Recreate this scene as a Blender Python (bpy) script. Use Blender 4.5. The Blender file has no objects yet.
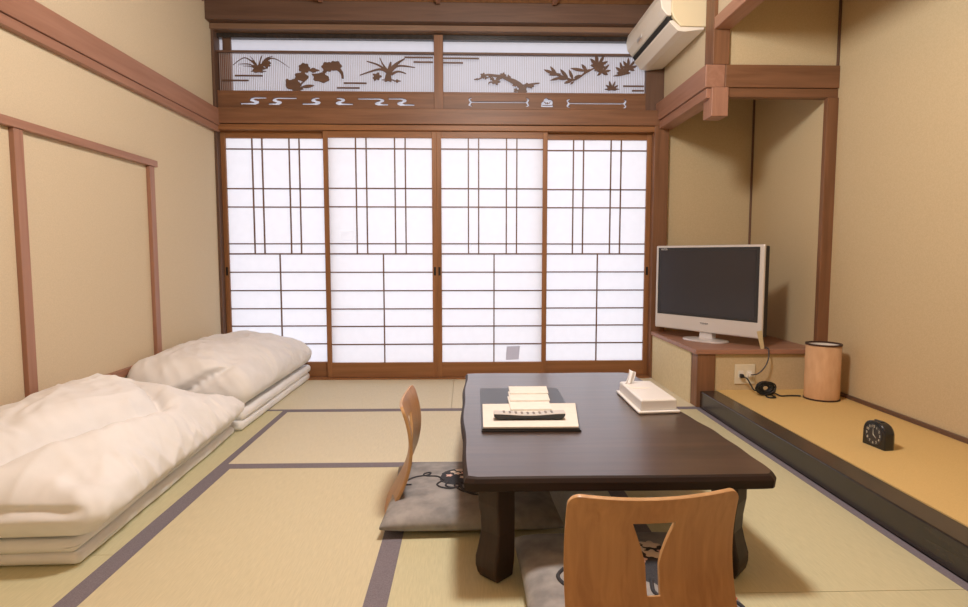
import bpy, bmesh, math, random
from mathutils import Vector, Matrix, noise
R = math.radians
random.seed(7)
S = bpy.context.scene
COL = S.collection
PI = math.pi

# ------------------------------------------------------------------ materials
def srgb(r, g, b):
    f = lambda c: (c / 255 / 12.92) if c / 255 <= .04045 else ((c / 255 + .055) / 1.055) ** 2.4
    return (f(r), f(g), f(b), 1)

def newmat(name):
    m = bpy.data.materials.new(name); m.use_nodes = True
    nt = m.node_tree
    return m, nt, nt.nodes['Principled BSDF']

def noise_mix(nt, c1, c2, scale=(1, 1, 1), nscale=5., detail=4., lo=.35, hi=.65, dist=0.):
    tc = nt.nodes.new('ShaderNodeTexCoord'); mp = nt.nodes.new('ShaderNodeMapping')
    mp.inputs['Scale'].default_value = scale
    nt.links.new(tc.outputs['Object'], mp.inputs['Vector'])
    nz = nt.nodes.new('ShaderNodeTexNoise'); nz.inputs['Scale'].default_value = nscale
    nz.inputs['Detail'].default_value = detail; nz.inputs['Distortion'].default_value = dist
    nt.links.new(mp.outputs['Vector'], nz.inputs['Vector'])
    cr = nt.nodes.new('ShaderNodeValToRGB')
    cr.color_ramp.elements[0].position = lo; cr.color_ramp.elements[0].color = c1
    cr.color_ramp.elements[1].position = hi; cr.color_ramp.elements[1].color = c2
    nt.links.new(nz.outputs['Fac'], cr.inputs['Fac'])
    return cr.outputs['Color'], nz.outputs['Fac'], mp.outputs['Vector']

def bump(nt, bs, fac, strength, dist=.002):
    b = nt.nodes.new('ShaderNodeBump'); b.inputs['Strength'].default_value = strength
    b.inputs['Distance'].default_value = dist
    nt.links.new(fac, b.inputs['Height']); nt.links.new(b.outputs['Normal'], bs.inputs['Normal'])

def plain(name, c, rough=.5, metal=0., spec=.5, coat=0.):
    m, nt, bs = newmat(name)
    bs.inputs['Base Color'].default_value = c; bs.inputs['Roughness'].default_value = rough
    bs.inputs['Metallic'].default_value = metal; bs.inputs['Specular IOR Level'].default_value = spec
    bs.inputs['Coat Weight'].default_value = coat
    return m

def grainy(name, c1, c2, scale=60., rough=.85, bstr=.2, stretch=(1, 1, 1), lo=.35, hi=.65, spec=.3, dist=.002, detail=4.):
    m, nt, bs = newmat(name)
    col, fac, _ = noise_mix(nt, c1, c2, stretch, scale, detail, lo, hi)
    nt.links.new(col, bs.inputs['Base Color'])
    bs.inputs['Roughness'].default_value = rough; bs.inputs['Specular IOR Level'].default_value = spec
    if bstr: bump(nt, bs, fac, bstr, dist)
    return m

def wood(name, c1, c2, axis='X', rough=.45, spec=.4, coat=0., fine=30.):
    st = {'X': (.06, 1, 1), 'Y': (1, .06, 1), 'Z': (1, 1, .06)}[axis]
    m, nt, bs = newmat(name)
    col, fac, vec = noise_mix(nt, c1, c2, st, fine, 5., .3, .7, .6)
    # slow tone drift along the board
    tc = nt.nodes.new('ShaderNodeTexNoise'); tc.inputs['Scale'].default_value = 2.2
    nt.links.new(vec, tc.inputs['Vector'])
    mx = nt.nodes.new('ShaderNodeMix'); mx.data_type = 'RGBA'; mx.blend_type = 'MULTIPLY'
    mx.inputs[0].default_value = .35
    nt.links.new(col, mx.inputs[6]); nt.links.new(tc.outputs['Fac'], mx.inputs[7])
    nt.links.new(mx.outputs[2], bs.inputs['Base Color'])
    bs.inputs['Roughness'].default_value = rough; bs.inputs['Specular IOR Level'].default_value = spec
    bs.inputs['Coat Weight'].default_value = coat; bs.inputs['Coat Roughness'].default_value = .15
    bump(nt, bs, fac, .08, .001)
    return m

def tatami(name, c1, c2):
    m, nt, bs = newmat(name)
    col, fac, _ = noise_mix(nt, c1, c2, (40, 3, 1), 6., 4., .3, .7)
    nt.links.new(col, bs.inputs['Base Color'])
    bs.inputs['Roughness'].default_value = .55; bs.inputs['Specular IOR Level'].default_value = .35
    tc = nt.nodes.new('ShaderNodeTexCoord')
    wv = nt.nodes.new('ShaderNodeTexWave'); wv.bands_direction = 'Y'; wv.inputs['Scale'].default_value = 55
    wv.inputs['Distortion'].default_value = .4
    nt.links.new(tc.outputs['Object'], wv.inputs['Vector'])
    bump(nt, bs, wv.outputs['Fac'], .12, .001)
    return m

def paper(name, refl, trans, tfac):
    m = bpy.data.materials.new(name); m.use_nodes = True
    nt = m.node_tree; nt.nodes.clear()
    o = nt.nodes.new('ShaderNodeOutputMaterial'); d = nt.nodes.new('ShaderNodeBsdfDiffuse')
    t = nt.nodes.new('ShaderNodeBsdfTranslucent'); mx = nt.nodes.new('ShaderNodeMixShader')
    col, fac, _ = noise_mix(nt, tuple(c * .96 for c in trans[:3]) + (1,), trans, (1, 1, 1), 18., 3.)
    d.inputs['Color'].default_value = refl
    nt.links.new(col, t.inputs['Color'])
    mx.inputs[0].default_value = tfac
    nt.links.new(d.outputs[0], mx.inputs[1]); nt.links.new(t.outputs[0], mx.inputs[2])
    nt.links.new(mx.outputs[0], o.inputs['Surface'])
    return m

M = {}
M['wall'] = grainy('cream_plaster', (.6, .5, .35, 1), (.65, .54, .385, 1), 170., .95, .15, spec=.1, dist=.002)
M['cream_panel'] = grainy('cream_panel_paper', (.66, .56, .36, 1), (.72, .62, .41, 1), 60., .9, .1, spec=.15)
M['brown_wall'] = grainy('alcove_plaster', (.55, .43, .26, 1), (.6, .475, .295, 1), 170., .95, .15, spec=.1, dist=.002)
for ax in 'XYZ':
    M['wood' + ax] = wood('hinoki_' + ax, (.2, .09, .043, 1), (.3, .142, .072, 1), ax)
    M['red' + ax] = wood('reddish_timber_' + ax, (.37, .18, .115, 1), (.47, .245, .165, 1), ax)
    M['door' + ax] = wood('door_timber_' + ax, (.27, .115, .043, 1), (.38, .172, .068, 1), ax)
    M['dark' + ax] = wood('brown_beam_' + ax, (.13, .07, .046, 1), (.19, .105, .07, 1), ax)
    M['muntin' + ax] = wood('muntin_' + ax, (.16, .08, .05, 1), (.23, .125, .08, 1), ax)
M['darkX2'] = wood('mid_brown_rail', (.22, .125, .075, 1), (.3, .175, .11, 1), 'X')
M['ceiling'] = wood('ceiling_board', (.4, .2, .09, 1), (.52, .28, .13, 1), 'Y')
M['paper'] = paper('shoji_paper', (.75, .72, .72, 1), (.86, .86, .92, 1), .55)
M['frost'] = paper('frosted_glass', (.5, .5, .54, 1), (.8, .79, .86, 1), .39)
M['patch_white'] = paper('white_patch', (.8, .8, .8, 1), (.99, .99, .99, 1), .97)
M['pale_bar'] = plain('pale_bars', (.42, .36, .35, 1), .7)
M['patch'] = paper('repair_patch', (.6, .58, .62, 1), (.6, .6, .7, 1), .42)
M['tat_a'] = tatami('tatami_green', (.55, .515, .325, 1), (.63, .585, .38, 1))
M['tat_b'] = tatami('tatami_straw', (.59, .53, .35, 1), (.67, .6, .405, 1))
M['tat_c'] = tatami('tatami_pale', (.62, .57, .42, 1), (.7, .64, .47, 1))
M['border'] = grainy('grey_cloth_edging', (.17, .15, .175, 1), (.23, .205, .235, 1), 300., .9, .2)
M['dais'] = grainy('golden_mat', (.62, .43, .17, 1), (.7, .5, .21, 1), 200., .75, .25, (1, 4, 1))
M['black'] = wood('black_lacquer_board', (.028, .022, .02, 1), (.05, .04, .036, 1), 'Y', .24, .6)
M['table'] = wood('dark_table_wood', (.03, .0145, .0095, 1), (.085, .042, .027, 1), 'X', .32, .7, .8)
_b = M['table'].node_tree.nodes['Principled BSDF']
_b.inputs['Coat IOR'].default_value = 1.8; _b.inputs['Coat Roughness'].default_value = .27; _b.inputs['Coat Weight'].default_value = .75
M['table_edge'] = wood('dark_live_edge', (.024, .013, .01, 1), (.045, .025, .018, 1), 'X', .55, .25)
M['table_leg'] = wood('dark_leg_wood', (.034, .021, .016, 1), (.06, .038, .029, 1), 'Z', .5, .3, 0.)
M['chair'] = wood('orange_plywood', (.46, .215, .085, 1), (.6, .305, .125, 1), 'Z', .4, .45, .1, 45.)
M['chair_edge'] = wood('ply_edge', (.6, .33, .14, 1), (.7, .42, .2, 1), 'Z', .4, .45)
M['zabuton'] = grainy('grey_velour', (.23, .222, .222, 1), (.37, .35, .34, 1), 14., .9, .25, dist=.004, spec=.2, detail=8.)
M['motif_dark'] = grainy('dark_thread', (.03, .03, .036, 1), (.06, .06, .07, 1), 400., .8, .2)
M['motif_pink'] = plain('pink_thread', (.75, .5, .45, 1), .8)
M['motif_white'] = plain('cream_thread', (.75, .66, .58, 1), .8)
M['motif_red'] = plain('red_thread', (.45, .12, .07, 1), .8)
M['duvet'] = grainy('white_cotton', (.8, .8, .805, 1), (.85, .85, .855, 1), 9., .85, .12, spec=.2, dist=.01)
M['mattress'] = grainy('white_sheet', (.83, .83, .84, 1), (.87, .87, .88, 1), 14., .85, .1, spec=.2, dist=.008)
M['silver'] = plain('silver_plastic', (.66, .62, .59, 1), .35, .25)
M['silver_lite'] = plain('pale_silver', (.74, .71, .7, 1), .3, .3)
M['tv_black'] = plain('tv_black', (.02, .02, .022, 1), .4)
M['screen'] = plain('tv_glass', (.028, .025, .03, 1), .2, 0, .6)
M['print_dark'] = plain('dark_print', (.06, .055, .06, 1), .5)
M['print_white'] = plain('white_print', (.75, .72, .7, 1), .5)
M['ac'] = plain('ivory_plastic', (.82, .76, .67, 1), .4)
M['ac_side'] = plain('aged_ivory', (.78, .67, .45, 1), .45)
M['slot'] = plain('dark_slot', (.02, .018, .016, 1), .7)
M['shade'] = grainy('orange_washi', (.56, .325, .17, 1), (.63, .385, .215, 1), 30., .8, .15, (1, 1, .3))
M['shade_in'] = plain('white_washi', (.8, .76, .7, 1), .8)
M['rim'] = plain('dark_rim', (.05, .022, .015, 1), .5)
M['clock_body'] = plain('clock_black', (.012, .014, .018, 1), .22, 0, .5, .2)
M['clock_dial'] = plain('clock_dial', (.03, .03, .035, 1), .3)
M['lume'] = plain('pale_lume', (.7, .68, .58, 1), .5)
M['cord_black'] = plain('black_rubber', (.015, .015, .016, 1), .5)
M['white_plastic'] = plain('white_plastic', (.8, .77, .7, 1), .4)
M['plate'] = plain('cream_plate', (.74, .68, .53, 1), .45)
M['tag'] = plain('beige_card', (.6, .5, .3, 1), .8)
M['folder'] = plain('black_cover', (.022, .02, .022, 1), .28, 0, .5)
M['page'] = grainy('cream_page', (.75, .71, .65, 1), (.79, .75, .69, 1), 40., .7, 0)
M['card'] = grainy('white_card', (.78, .75, .7, 1), (.82, .79, .74, 1), 40., .7, 0)
M['button'] = plain('grey_buttons', (.28, .26, .25, 1), .5)
M['remote_top'] = plain('grey_remote', (.55, .52, .49, 1), .45)
M['remote_low'] = plain('black_remote', (.018, .018, .018, 1), .35)
M['ceramic'] = plain('cream_lacquer', (.78, .755, .73, 1), .3)
M['tissue'] = plain('tissue_paper', (.88, .88, .9, 1), .9)
M['hikite'] = plain('bronze_pull', (.03, .022, .018, 1), .4, .5)
M['metal'] = plain('dull_metal', (.4, .38, .36, 1), .4, .8)

# ------------------------------------------------------------------ builders
class B:
    def __init__(self): self.bm = bmesh.new()
    def box(self, x0, x1, y0, y1, z0, z1):
        v = [self.bm.verts.new((x, y, z)) for z in (z0, z1) for x, y in ((x0, y0), (x1, y0), (x1, y1), (x0, y1))]
        for f in ((3, 2, 1, 0), (4, 5, 6, 7), (0, 1, 5, 4), (1, 2, 6, 5), (2, 3, 7, 6), (3, 0, 4, 7)):
            self.bm.faces.new([v[i] for i in f])
        return self
    def prism(self, pts, f0, f1):
        """closed outline pts (2-D), f0/f1 map a 2-D point to the two end faces"""
        a = [self.bm.verts.new(f0(*p)) for p in pts]; b = [self.bm.verts.new(f1(*p)) for p in pts]
        n = len(pts)
        fs = [self.bm.faces.new(list(reversed(a))), self.bm.faces.new(b)]
        for i in range(n): self.bm.faces.new((a[i], a[(i + 1) % n], b[(i + 1) % n], b[i]))
        return self
    def loft(self, rings, cap=True):
        vs = [[self.bm.verts.new(p) for p in r] for r in rings]
        n = len(vs[0])
        for r, s in zip(vs, vs[1:]):
            for i in range(n): self.bm.faces.new((r[i], r[(i + 1) % n], s[(i + 1) % n], s[i]))
        if cap:
            self.bm.faces.new(list(reversed(vs[0]))); self.bm.faces.new(vs[-1])
        return self
    def lathe(self, prof, cx, cy, seg=48):
        rings = [[(cx + r * math.cos(2 * PI * k / seg), cy + r * math.sin(2 * PI * k / seg), z) for k in range(seg)] for r, z in prof]
        return self.loft(rings, cap=False)
    def tube(self, pts, r, seg=8):
        pts = [Vector(p) for p in pts]; rings = []
        up = Vector((0, 0, 1))
        for i, p in enumerate(pts):
            d = (pts[min(i + 1, len(pts) - 1)] - pts[max(i - 1, 0)]).normalized()
            a = d.cross(up)
            if a.length < .05: a = d.cross(Vector((1, 0, 0)))
            a.normalize(); b = d.cross(a).normalized()
            rr = r[i] if isinstance(r, (list, tuple)) else r
            rings.append([p + (a * math.cos(2 * PI * k / seg) + b * math.sin(2 * PI * k / seg)) * rr for k in range(seg)])
        return self.loft(rings)
    def grid(self, nu, nv, f):
        vs = [[self.bm.verts.new(f(i / nu, j / nv)) for j in range(nv + 1)] for i in range(nu + 1)]
        for i in range(nu):
            for j in range(nv): self.bm.faces.new((vs[i][j], vs[i + 1][j], vs[i + 1][j + 1], vs[i][j + 1]))
        return self
    def superbox(self, n, e, f):
        """a cube gridded n per side, rounded with exponent e, mapped by f(u,v,w)"""
        key = {}
        def vert(p):
            k = tuple(round(c, 5) for c in p)
            if k not in key:
                l = sum(abs(c) ** e for c in p) ** (1 / e)
                key[k] = self.bm.verts.new(f(*(c / l for c in p)))
            return key[k]
        g = [-1 + 2 * i / n for i in range(n + 1)]
        for ax in range(3):
            for s in (-1, 1):
                for i in range(n):
                    for j in range(n):
                        q = []
                        for a, b in ((g[i], g[j]), (g[i + 1], g[j]), (g[i + 1], g[j + 1]), (g[i], g[j + 1])):
                            p = [0, 0, 0]; p[ax] = s; p[(ax + 1) % 3] = a; p[(ax + 2) % 3] = b
                            q.append(vert(p))
                        self.bm.faces.new(q if s > 0 else q[::-1])
        return self
    def xform(self, mat):
        bmesh.ops.transform(self.bm, matrix=mat, verts=self.bm.verts); return self
    def build(self, name, mat, parent=None, bevel=0, smooth=False, solid=0, subsurf=0, angle=35, fixn=True):
        if fixn: bmesh.ops.recalc_face_normals(self.bm, faces=self.bm.faces)
        me = bpy.data.meshes.new(name)
        if parent is not None and not parent.get('local'):
            o = world_of(parent)
            bmesh.ops.translate(self.bm, verts=self.bm.verts, vec=-o)
        self.bm.to_mesh(me); self.bm.free()
        ob = bpy.data.objects.new(name, me); COL.objects.link(ob)
        for m in (mat if isinstance(mat, list) else [mat]): me.materials.append(m)
        if parent is not None: ob.parent = parent
        if smooth:
            for p in me.polygons: p.use_smooth = True
        if solid:
            md = ob.modifiers.new('thick', 'SOLIDIFY'); md.thickness = solid; md.offset = 0
        if bevel:
            md = ob.modifiers.new('edge', 'BEVEL'); md.width = bevel; md.segments = 2; md.limit_method = 'ANGLE'
            md.angle_limit = R(angle)
            md.harden_normals = False
        if subsurf:
            md = ob.modifiers.new('sub', 'SUBSURF'); md.levels = subsurf; md.render_levels = subsurf
        return ob

def world_of(o):
    v = Vector((0, 0, 0))
    while o is not None:
        v += o.location; o = o.parent
    return v

def tag(o, label, cat, group=None, kind=None):
    if label: o['label'] = label
    if cat: o['category'] = cat
    if group: o['group'] = group
    if kind: o['kind'] = kind
    return o

def thing(name, loc, label, cat, group=None, kind=None):
    o = bpy.data.objects.new(name, None); COL.objects.link(o); o.location = loc
    o.empty_display_size = .1
    return tag(o, label, cat, group, kind)

def struct(o): o['kind'] = 'structure'; return o
def sbox(name, mat, *b, bevel=.002, parent=None):
    o = B().box(*b).build(name, mat, parent, bevel=bevel)
    return o if parent else struct(o)

def text_mesh(txt, size, depth=.0006):
    cu = bpy.data.curves.new('glyphs', 'FONT'); cu.body = txt; cu.size = size; cu.extrude = depth
    cu.align_x = 'CENTER'; cu.align_y = 'CENTER'
    ob = bpy.data.objects.new('glyphs', cu); COL.objects.link(ob)
    dg = bpy.context.evaluated_depsgraph_get(); dg.update()
    me = bpy.data.meshes.new_from_object(ob.evaluated_get(dg))
    bpy.data.objects.remove(ob); bpy.data.curves.remove(cu)
    return me

def curve_cut(outer, holes, depth):
    """flat outline with holes, as a mesh in x/y with thickness"""
    cu = bpy.data.curves.new('cut', 'CURVE'); cu.dimensions = '2D'; cu.fill_mode = 'BOTH'; cu.extrude = depth / 2
    for loop in [outer] + holes:
        sp = cu.splines.new('POLY'); sp.points.add(len(loop) - 1); sp.use_cyclic_u = True
        for p, q in zip(sp.points, loop): p.co = (q[0], q[1], 0, 1)
    ob = bpy.data.objects.new('cut', cu); COL.objects.link(ob)
    dg = bpy.context.evaluated_depsgraph_get(); dg.update()
    me = bpy.data.meshes.new_from_object(ob.evaluated_get(dg))
    bpy.data.objects.remove(ob); bpy.data.curves.remove(cu)
    return me

def smoothpath(pts, n=8):
    """Catmull-Rom through the points"""
    P = [Vector(p) for p in pts]; out = []
    for i in range(len(P) - 1):
        a, b, c, d = P[max(i - 1, 0)], P[i], P[i + 1], P[min(i + 2, len(P) - 1)]
        for k in range(n):
            t = k / n
            out.append(.5 * ((2 * b) + (c - a) * t + (2 * a - 5 * b + 4 * c - d) * t * t + (3 * b - a - 3 * c + d) * t ** 3))
    out.append(P[-1]); return out

# ------------------------------------------------------------------ room shell
YB = 4.62            # plane of the shoji wall
XL, XT, XR = -1.86, 1.45, 2.25
YF = 3.65            # front plane of the TV platform
Y0 = -1.6
ZC = 2.76
Z_D = .108            # height of the tokonoma dais

# floor: base slab with the mats as its parts
fl = struct(thing('floor', (0, 0, 0), None, None))
B().box(XL - .1, 2.4, Y0 - .1, YB + .1, -.12, -.04).build('subfloor', M['darkY'], fl)
def mat_piece(x0, x1, y0, y1, m, edges):
    o = B().box(x0 + .001, x1 - .001, y0 + .001, y1 - .001, -.04, 0).build('tatami_mat', M[m], fl)
    for e in edges:
        w = .033
        bx = {'l': (x0, x0 + w, y0, y1), 'r': (x1 - w, x1, y0, y1), 'n': (x0 + (w if 'l' in edges else 0), x1 - (w if 'r' in edges else 0), y0, y0 + .03), 'f': (x0 + (w if 'l' in edges else 0), x1 - (w if 'r' in edges else 0), y1 - .03, y1)}[e]
        B().box(*bx, -.02, .0012).build('cloth_edging', M['border'], o)
XE, XFm, XG, YS1, YS2 = -1.092, -.252, .6, 3.64, 2.67
mat_piece(XL, XE, 1.87, YS1, 'tat_a', 'r')
mat_piece(XL, XE, .1, 1.87, 'tat_a', 'r')
mat_piece(XL, XE, Y0, .1, 'tat_a', 'r')
mat_piece(XL, -.1, YS1, YB - .07, 'tat_c', 'n')
mat_piece(-.1, XT, YS1, YB - .07, 'tat_c', 'n')
mat_piece(XE, XG, YS2, YS1, 'tat_c', 'nf')
mat_piece(XE, XFm, .9, YS2, 'tat_b', 'lrf')
mat_piece(XE, XFm, Y0, .9, 'tat_b', 'lr')
mat_piece(XFm, XG, .9, YS2, 'tat_a', 'lrf')
mat_piece(XFm, XG, Y0, .9, 'tat_a', 'lr')
mat_piece(XG, XT, 1.6, YS1, 'tat_a', 'lrf')
mat_piece(XG, XT, Y0, 1.6, 'tat_a', 'lr')

# left wall with nageshi and the framed panel
sbox('wall_left', M['wall'], XL - .1, XL, Y0, YB + .06, -.04, ZC, bevel=0)
n = struct(thing('trim_1', (XL, 1.5, 1.86), None, None))
B().box(XL, XL + .045, Y0, YB - .03, 1.902, 2.02).build('rail_board', M['redY'], n, bevel=.003)
B().box(XL, XL + .035, Y0, YB - .03, 1.858, 1.9).build('rail_lip', M['redY'], n, bevel=.003)
fr = thing('panel_frame', (XL, 3.1, .3), 'reddish wooden frame around a plain plaster field, above the white bedding', 'wall frame', kind='structure')
B().box(XL, XL + .03, 1.2, 3.665, 1.468, 1.505).build('top_rail', M['redY'], fr, bevel=.002)
B().box(XL, XL + .022, 2.537, 2.59, .3, 1.468).build('post', M['redZ'], fr, bevel=.002)
B().box(XL, XL + .022, 3.585, 3.64, .0, 1.468).build('post', M['redZ'], fr, bevel=.002)
B().box(XL, XL + .022, 1.2, 3.585, .3, .338).build('bottom_rail', M['redY'], fr, bevel=.002)

# rear of the room (behind the camera)
sbox('wall_near', M['wall'], XL - .1, 2.4, Y0 - .1, Y0, -.04, ZC, bevel=0)

# ceiling: boards, seams and battens
ce = struct(thing('ceiling', (0, 1.5, ZC), None, None))
B().box(XL - .1, 2.4, Y0 - .1, YB + .2, ZC, ZC + .06).build('ceiling_board', M['ceiling'], ce)
for x in (-1.86, -1.03, -.2, .63, 1.44):
    B().box(x - .016, x + .016, Y0, YB - .18, ZC - .025, ZC).build('batten', M['redY'], ce, bevel=.002)
for y in (.4, 1.9, 3.4):
    B().box(XL, XT, y, y + .004, ZC - .003, ZC + .001).build('board_seam', M['darkX'], ce)

# ------------------------------------------------------------------ shoji wall
XD0, XD1 = -1.84, 1.412
sbox('trim_2', M['darkZ'], XL, XD0, YB - .06, YB + .06, 0, 2.62)                # thin pillar by the plain wall
sbox('trim_3', M['woodZ'], XD1, 1.52, YB - .07, YB + .05, 0, 1.94)              # pillar beside the alcove
sbox('trim_4', M['doorX'], XD0, XD1, YB - .07, YB + .07, -.04, .012)            # sill
k = struct(thing('trim_5', (-.2, YB, 1.88), None, None))
B().box(XL + .01, 1.45, YB - .065, YB + .065, 1.872, 1.912).build('head_rail', M['doorX'], k, bevel=.003)
B().box(XL + .01, 1.45, YB - .075, YB + .03, 1.916, 2.03).build('rail_board', M['woodX'], k, bevel=.004)

# ceiling-side beams over the transom
sbox('trim_6', M['darkX'], XL, 1.47, YB - .15, YB + .04, 2.625, 2.76, bevel=.004)
sbox('trim_7', M['darkX2'], XL, 1.47, YB - .08, YB + .04, 2.585, 2.624, bevel=.003)
sbox('trim_8', M['black'], XL, 1.47, YB - .0, YB + .07, 2.55, 2.584, bevel=.002)

# --- doors
def door(num, x0, x1, yc, pull):
    d = struct(thing('door_%d' % num, ((x0 + x1) / 2, yc, .012), None, None))
    t = .013; w = .035
    z0, z1 = .013, 1.876
    gz0, gz1 = .126, 1.823
    for a, b in ((x0, x0 + w), (x1 - w, x1)):
        B().box(a, b, yc - t, yc + t, z0, z1).build('stile', M['doorZ'], d, bevel=.002)
    B().box(x0 + w, x1 - w, yc - t, yc + t, z0, gz0).build('bottom_rail', M['doorX'], d, bevel=.002)
    B().box(x0 + w, x1 - w, yc - t, yc + t, gz1, z1).build('top_rail', M['doorX'], d, bevel=.002)
    gx0, gx1 = x0 + w, x1 - w
    gw, gh = gx1 - gx0, gz1 - gz0
    q = B(); r = .0045
    zs = [gz1 - f * gh for f in (.047, .22, .301, .464, .509, .591, .674, .756, .835, .917)]
    for i, z in enumerate(zs):
        rr = r * 1.25 if i == 4 else r
        q.box(gx0, gx1, yc - .008, yc + .004, z - rr, z + rr)
    for f in (.266, .367, .641, .743):
        x = gx0 + f * gw; q.box(x - r, x + r, yc - .0085, yc + .0035, zs[4], gz1)
    x = gx0 + .52 * gw; q.box(x - r, x + r, yc - .0085, yc + .0035, gz0, zs[4])
    q.build('muntin_lattice', M['muntinX'], d)
    p = B(); p.bm.faces.new([p.bm.verts.new(v) for v in ((gx0, yc + .006, gz0), (gx1, yc + .006, gz0), (gx1, yc + .006, gz1), (gx0, yc + .006, gz1))])
    p.build('paper', M['paper'], d)
    px = x0 + w / 2 if pull == 'l' else x1 - w / 2
    B().box(px - .009, px + .009, yc - t - .001, yc - t + .004, .795, .86).build('finger_pull', M['hikite'], d, bevel=.006)
    return d
YFt, YBk = YB - .03, YB + .012
d1 = door(1, XD0, -1.035, YBk, 'l')
d2 = door(2, -1.07, -.226, YFt, 'r')
d3 = door(3, -.2262, .61, YFt, 'l')
d4 = door(4, .575, XD1, YBk, 'r')
def patch(d, x0, x1, z0, z1, yc, m):
    p = B(); p.bm.faces.new([p.bm.verts.new(v) for v in ((x0, yc + .004, z0), (x1 - .01, yc + .004, z0 + .005), (x1, yc + .004, z1), (x0 + .006, yc + .004, z1 - .004))])
    p.build('paper_patch', m, d)['label'] = 'small repair patch on the paper'
patch(d2, -.955, -.84, 1.055, 1.135, YFt, M['patch_white'])
patch(d3, .3, .41, .14, .25, YFt, M['patch'])
patch(d3, .02, .05, .985, 1.03, YFt, M['patch_white'])

# --- transom: drawing coordinates on its plane
def TX(x): return -1.808 + (x - 222) * .00746
def TZ(y): return 2.558 - (y - 38.5) * .00727
def PT(x, y): return (TX(x), TZ(y))
YT = YB - .005

def flat_set(polys, name, mat, parent, y=YT, th=.006):
    q = B()
    for i_, pl in enumerate(polys):
        dy = .00022 * (i_ % 23)
        q.prism(pl, lambda a, b: (a, y - th / 2 - dy, b), lambda a, b: (a, y + th / 2 + dy, b))
    return q.build(name, mat, parent)

def blade(pts, w0, w1=.0, n=6):
    """tapering leaf along pts (drawing coords), widths in the same units"""
    P = smoothpath([(x, y, 0) for x, y in pts], n)
    L, Rr = [], []
    for i, p in enumerate(P):
        d = (P[min(i + 1, len(P) - 1)] - P[max(i - 1, 0)]).normalized()
        t = i / (len(P) - 1); w = (w0 * (1 - t) + w1 * t) / 2 + .12
        nrm = Vector((-d.y, d.x, 0))
        a, b = p + nrm * w, p - nrm * w
        L.append(PT(a.x, a.y)); Rr.append(PT(b.x, b.y))
    return L + Rr[::-1]

def leaf(x, y, ang, l, w):
    """pointed oval leaf from (x,y)"""
    c, s = math.cos(R(ang)), math.sin(R(ang)); out = []
    N = 8
    for sgn in (1, -1):
        rng = range(N + 1) if sgn == 1 else range(N - 1, 0, -1)
        for i in rng:
            t = i / N; r = w / 2 * math.sin(PI * t) ** .8 * sgn
            out.append(PT(x + c * l * t - s * r, y - (s * l * t + c * r)))
    return out

def blob(x, y, rx, ry, lobes=5, amp=.2, rot=0):
    return [PT(x + rx * (1 + amp * math.cos(lobes * a + rot)) * math.cos(a), y + ry * (1 + amp * math.cos(lobes * a + rot)) * math.sin(a))
            for a in [2 * PI * i / 40 for i in range(40)]]

def rect(x0, x1, y, h=1.6):
    return [PT(x0, y - h / 2), PT(x1, y - h / 2), PT(x1, y + h / 2), PT(x0, y + h / 2)]

w1 = struct(thing('window_1', (TX(330), YB, 2.05), None, None))
w2 = struct(thing('window_2', (TX(545), YB, 2.05), None, None))
sbox('trim_9', M['woodZ'], TX(432), TX(441), YB - .03, YB + .05, 2.031, 2.575)

def cloudlet(pts, w):
    return blade(pts, w, w * .8, 8)
def scurve(cx, cy, flip, lt, lb, w=1.):
    """flowing-water cut-out: thin tail above (length lt), S bend, thicker tail below (length lb)"""
    P = [(lt, -3.6), (.6, -3.8), (-3.1, -2.9), (-4.6, -1.3), (-3.7, .1), (-.2, 1.1), (-1.4, 1.7), (-lb, 2.1), (-lb, 3.5),
         (1.9, 3.7), (4.6, 2.7), (5.3, 1.1), (3.7, -.2), (.1, -1.), (-.4, -1.6), (1.9, -2.2), (lt, -2.3)]
    return [PT(cx + flip * x, cy + y * w) for x, y in P]
def dumbbell(x0, x1, y):
    h = .65
    def end(x, s):
        return [(x + s * a_, y + b_) for a_, b_ in ((1.7, -h), (0, -2.8), (1.6, -3.8), (1.6, -4.8), (-1.4, -3.6), (-1.6, -2.2), (-.2, 0), (-1.6, 2.2), (-1.4, 3.6), (1.6, 4.8), (1.6, 3.8), (0, 2.8), (1.7, h))]
    a = end(x0, 1); b = end(x1, -1)[::-1]
    return [PT(*p) for p in a[::-1]][::-1] + [PT(*p) for p in b]

holes_l = [scurve(252.9, 102.6, 1, 12.4, 13.6), scurve(275.2, 102.8, 1, 20, 8), scurve(313.6, 102.6, 1, 4, 13),
           scurve(338.7, 102.6, -1, 4, 12), scurve(377.7, 102.8, -1, 22, 8), scurve(400, 102.7, -1, 13.6, 12, 1.05)]
holes_r = [dumbbell(468, 526, 102.3), dumbbell(567, 625, 102.9)]
def crest(cx, cy):
    out = []
    for a in range(0, 37):
        t = a / 36; ang = PI * t
        r = 4.8 + 1.4 * abs(math.sin(ang * 2.5))
        out.append(PT(cx + r * math.cos(ang), cy + 1.5 - r * math.sin(ang)))
    out += [PT(cx - 6.2, cy + 2.6), PT(cx - 6.5, cy + 4.6), PT(cx + 6.2, cy + 4.6), PT(cx + 5.4, cy + 2.6)]
    return out
holes_r.append(crest(546, 102.2))
def plank(x0, x1, holes, parent):
    z0, z1 = 2.031, TZ(92) - .012
    me = curve_cut([(x0, z0), (x1, z0), (x1, z1), (x0, z1)], holes, .02)
    bm = bmesh.new(); bm.from_mesh(me)
    bmesh.ops.transform(bm, matrix=Matrix.Translation((0, YB - .005, 0)) @ Matrix.Rotation(R(90), 4, 'X'), verts=bm.verts)
    q = B(); q.bm.free(); q.bm = bm
    q.build('fretwork_board', M['woodX'], parent)
plank(XD0, TX(432), holes_l, w1)
plank(TX(441), XD1 + .03, holes_r, w2)
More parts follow.
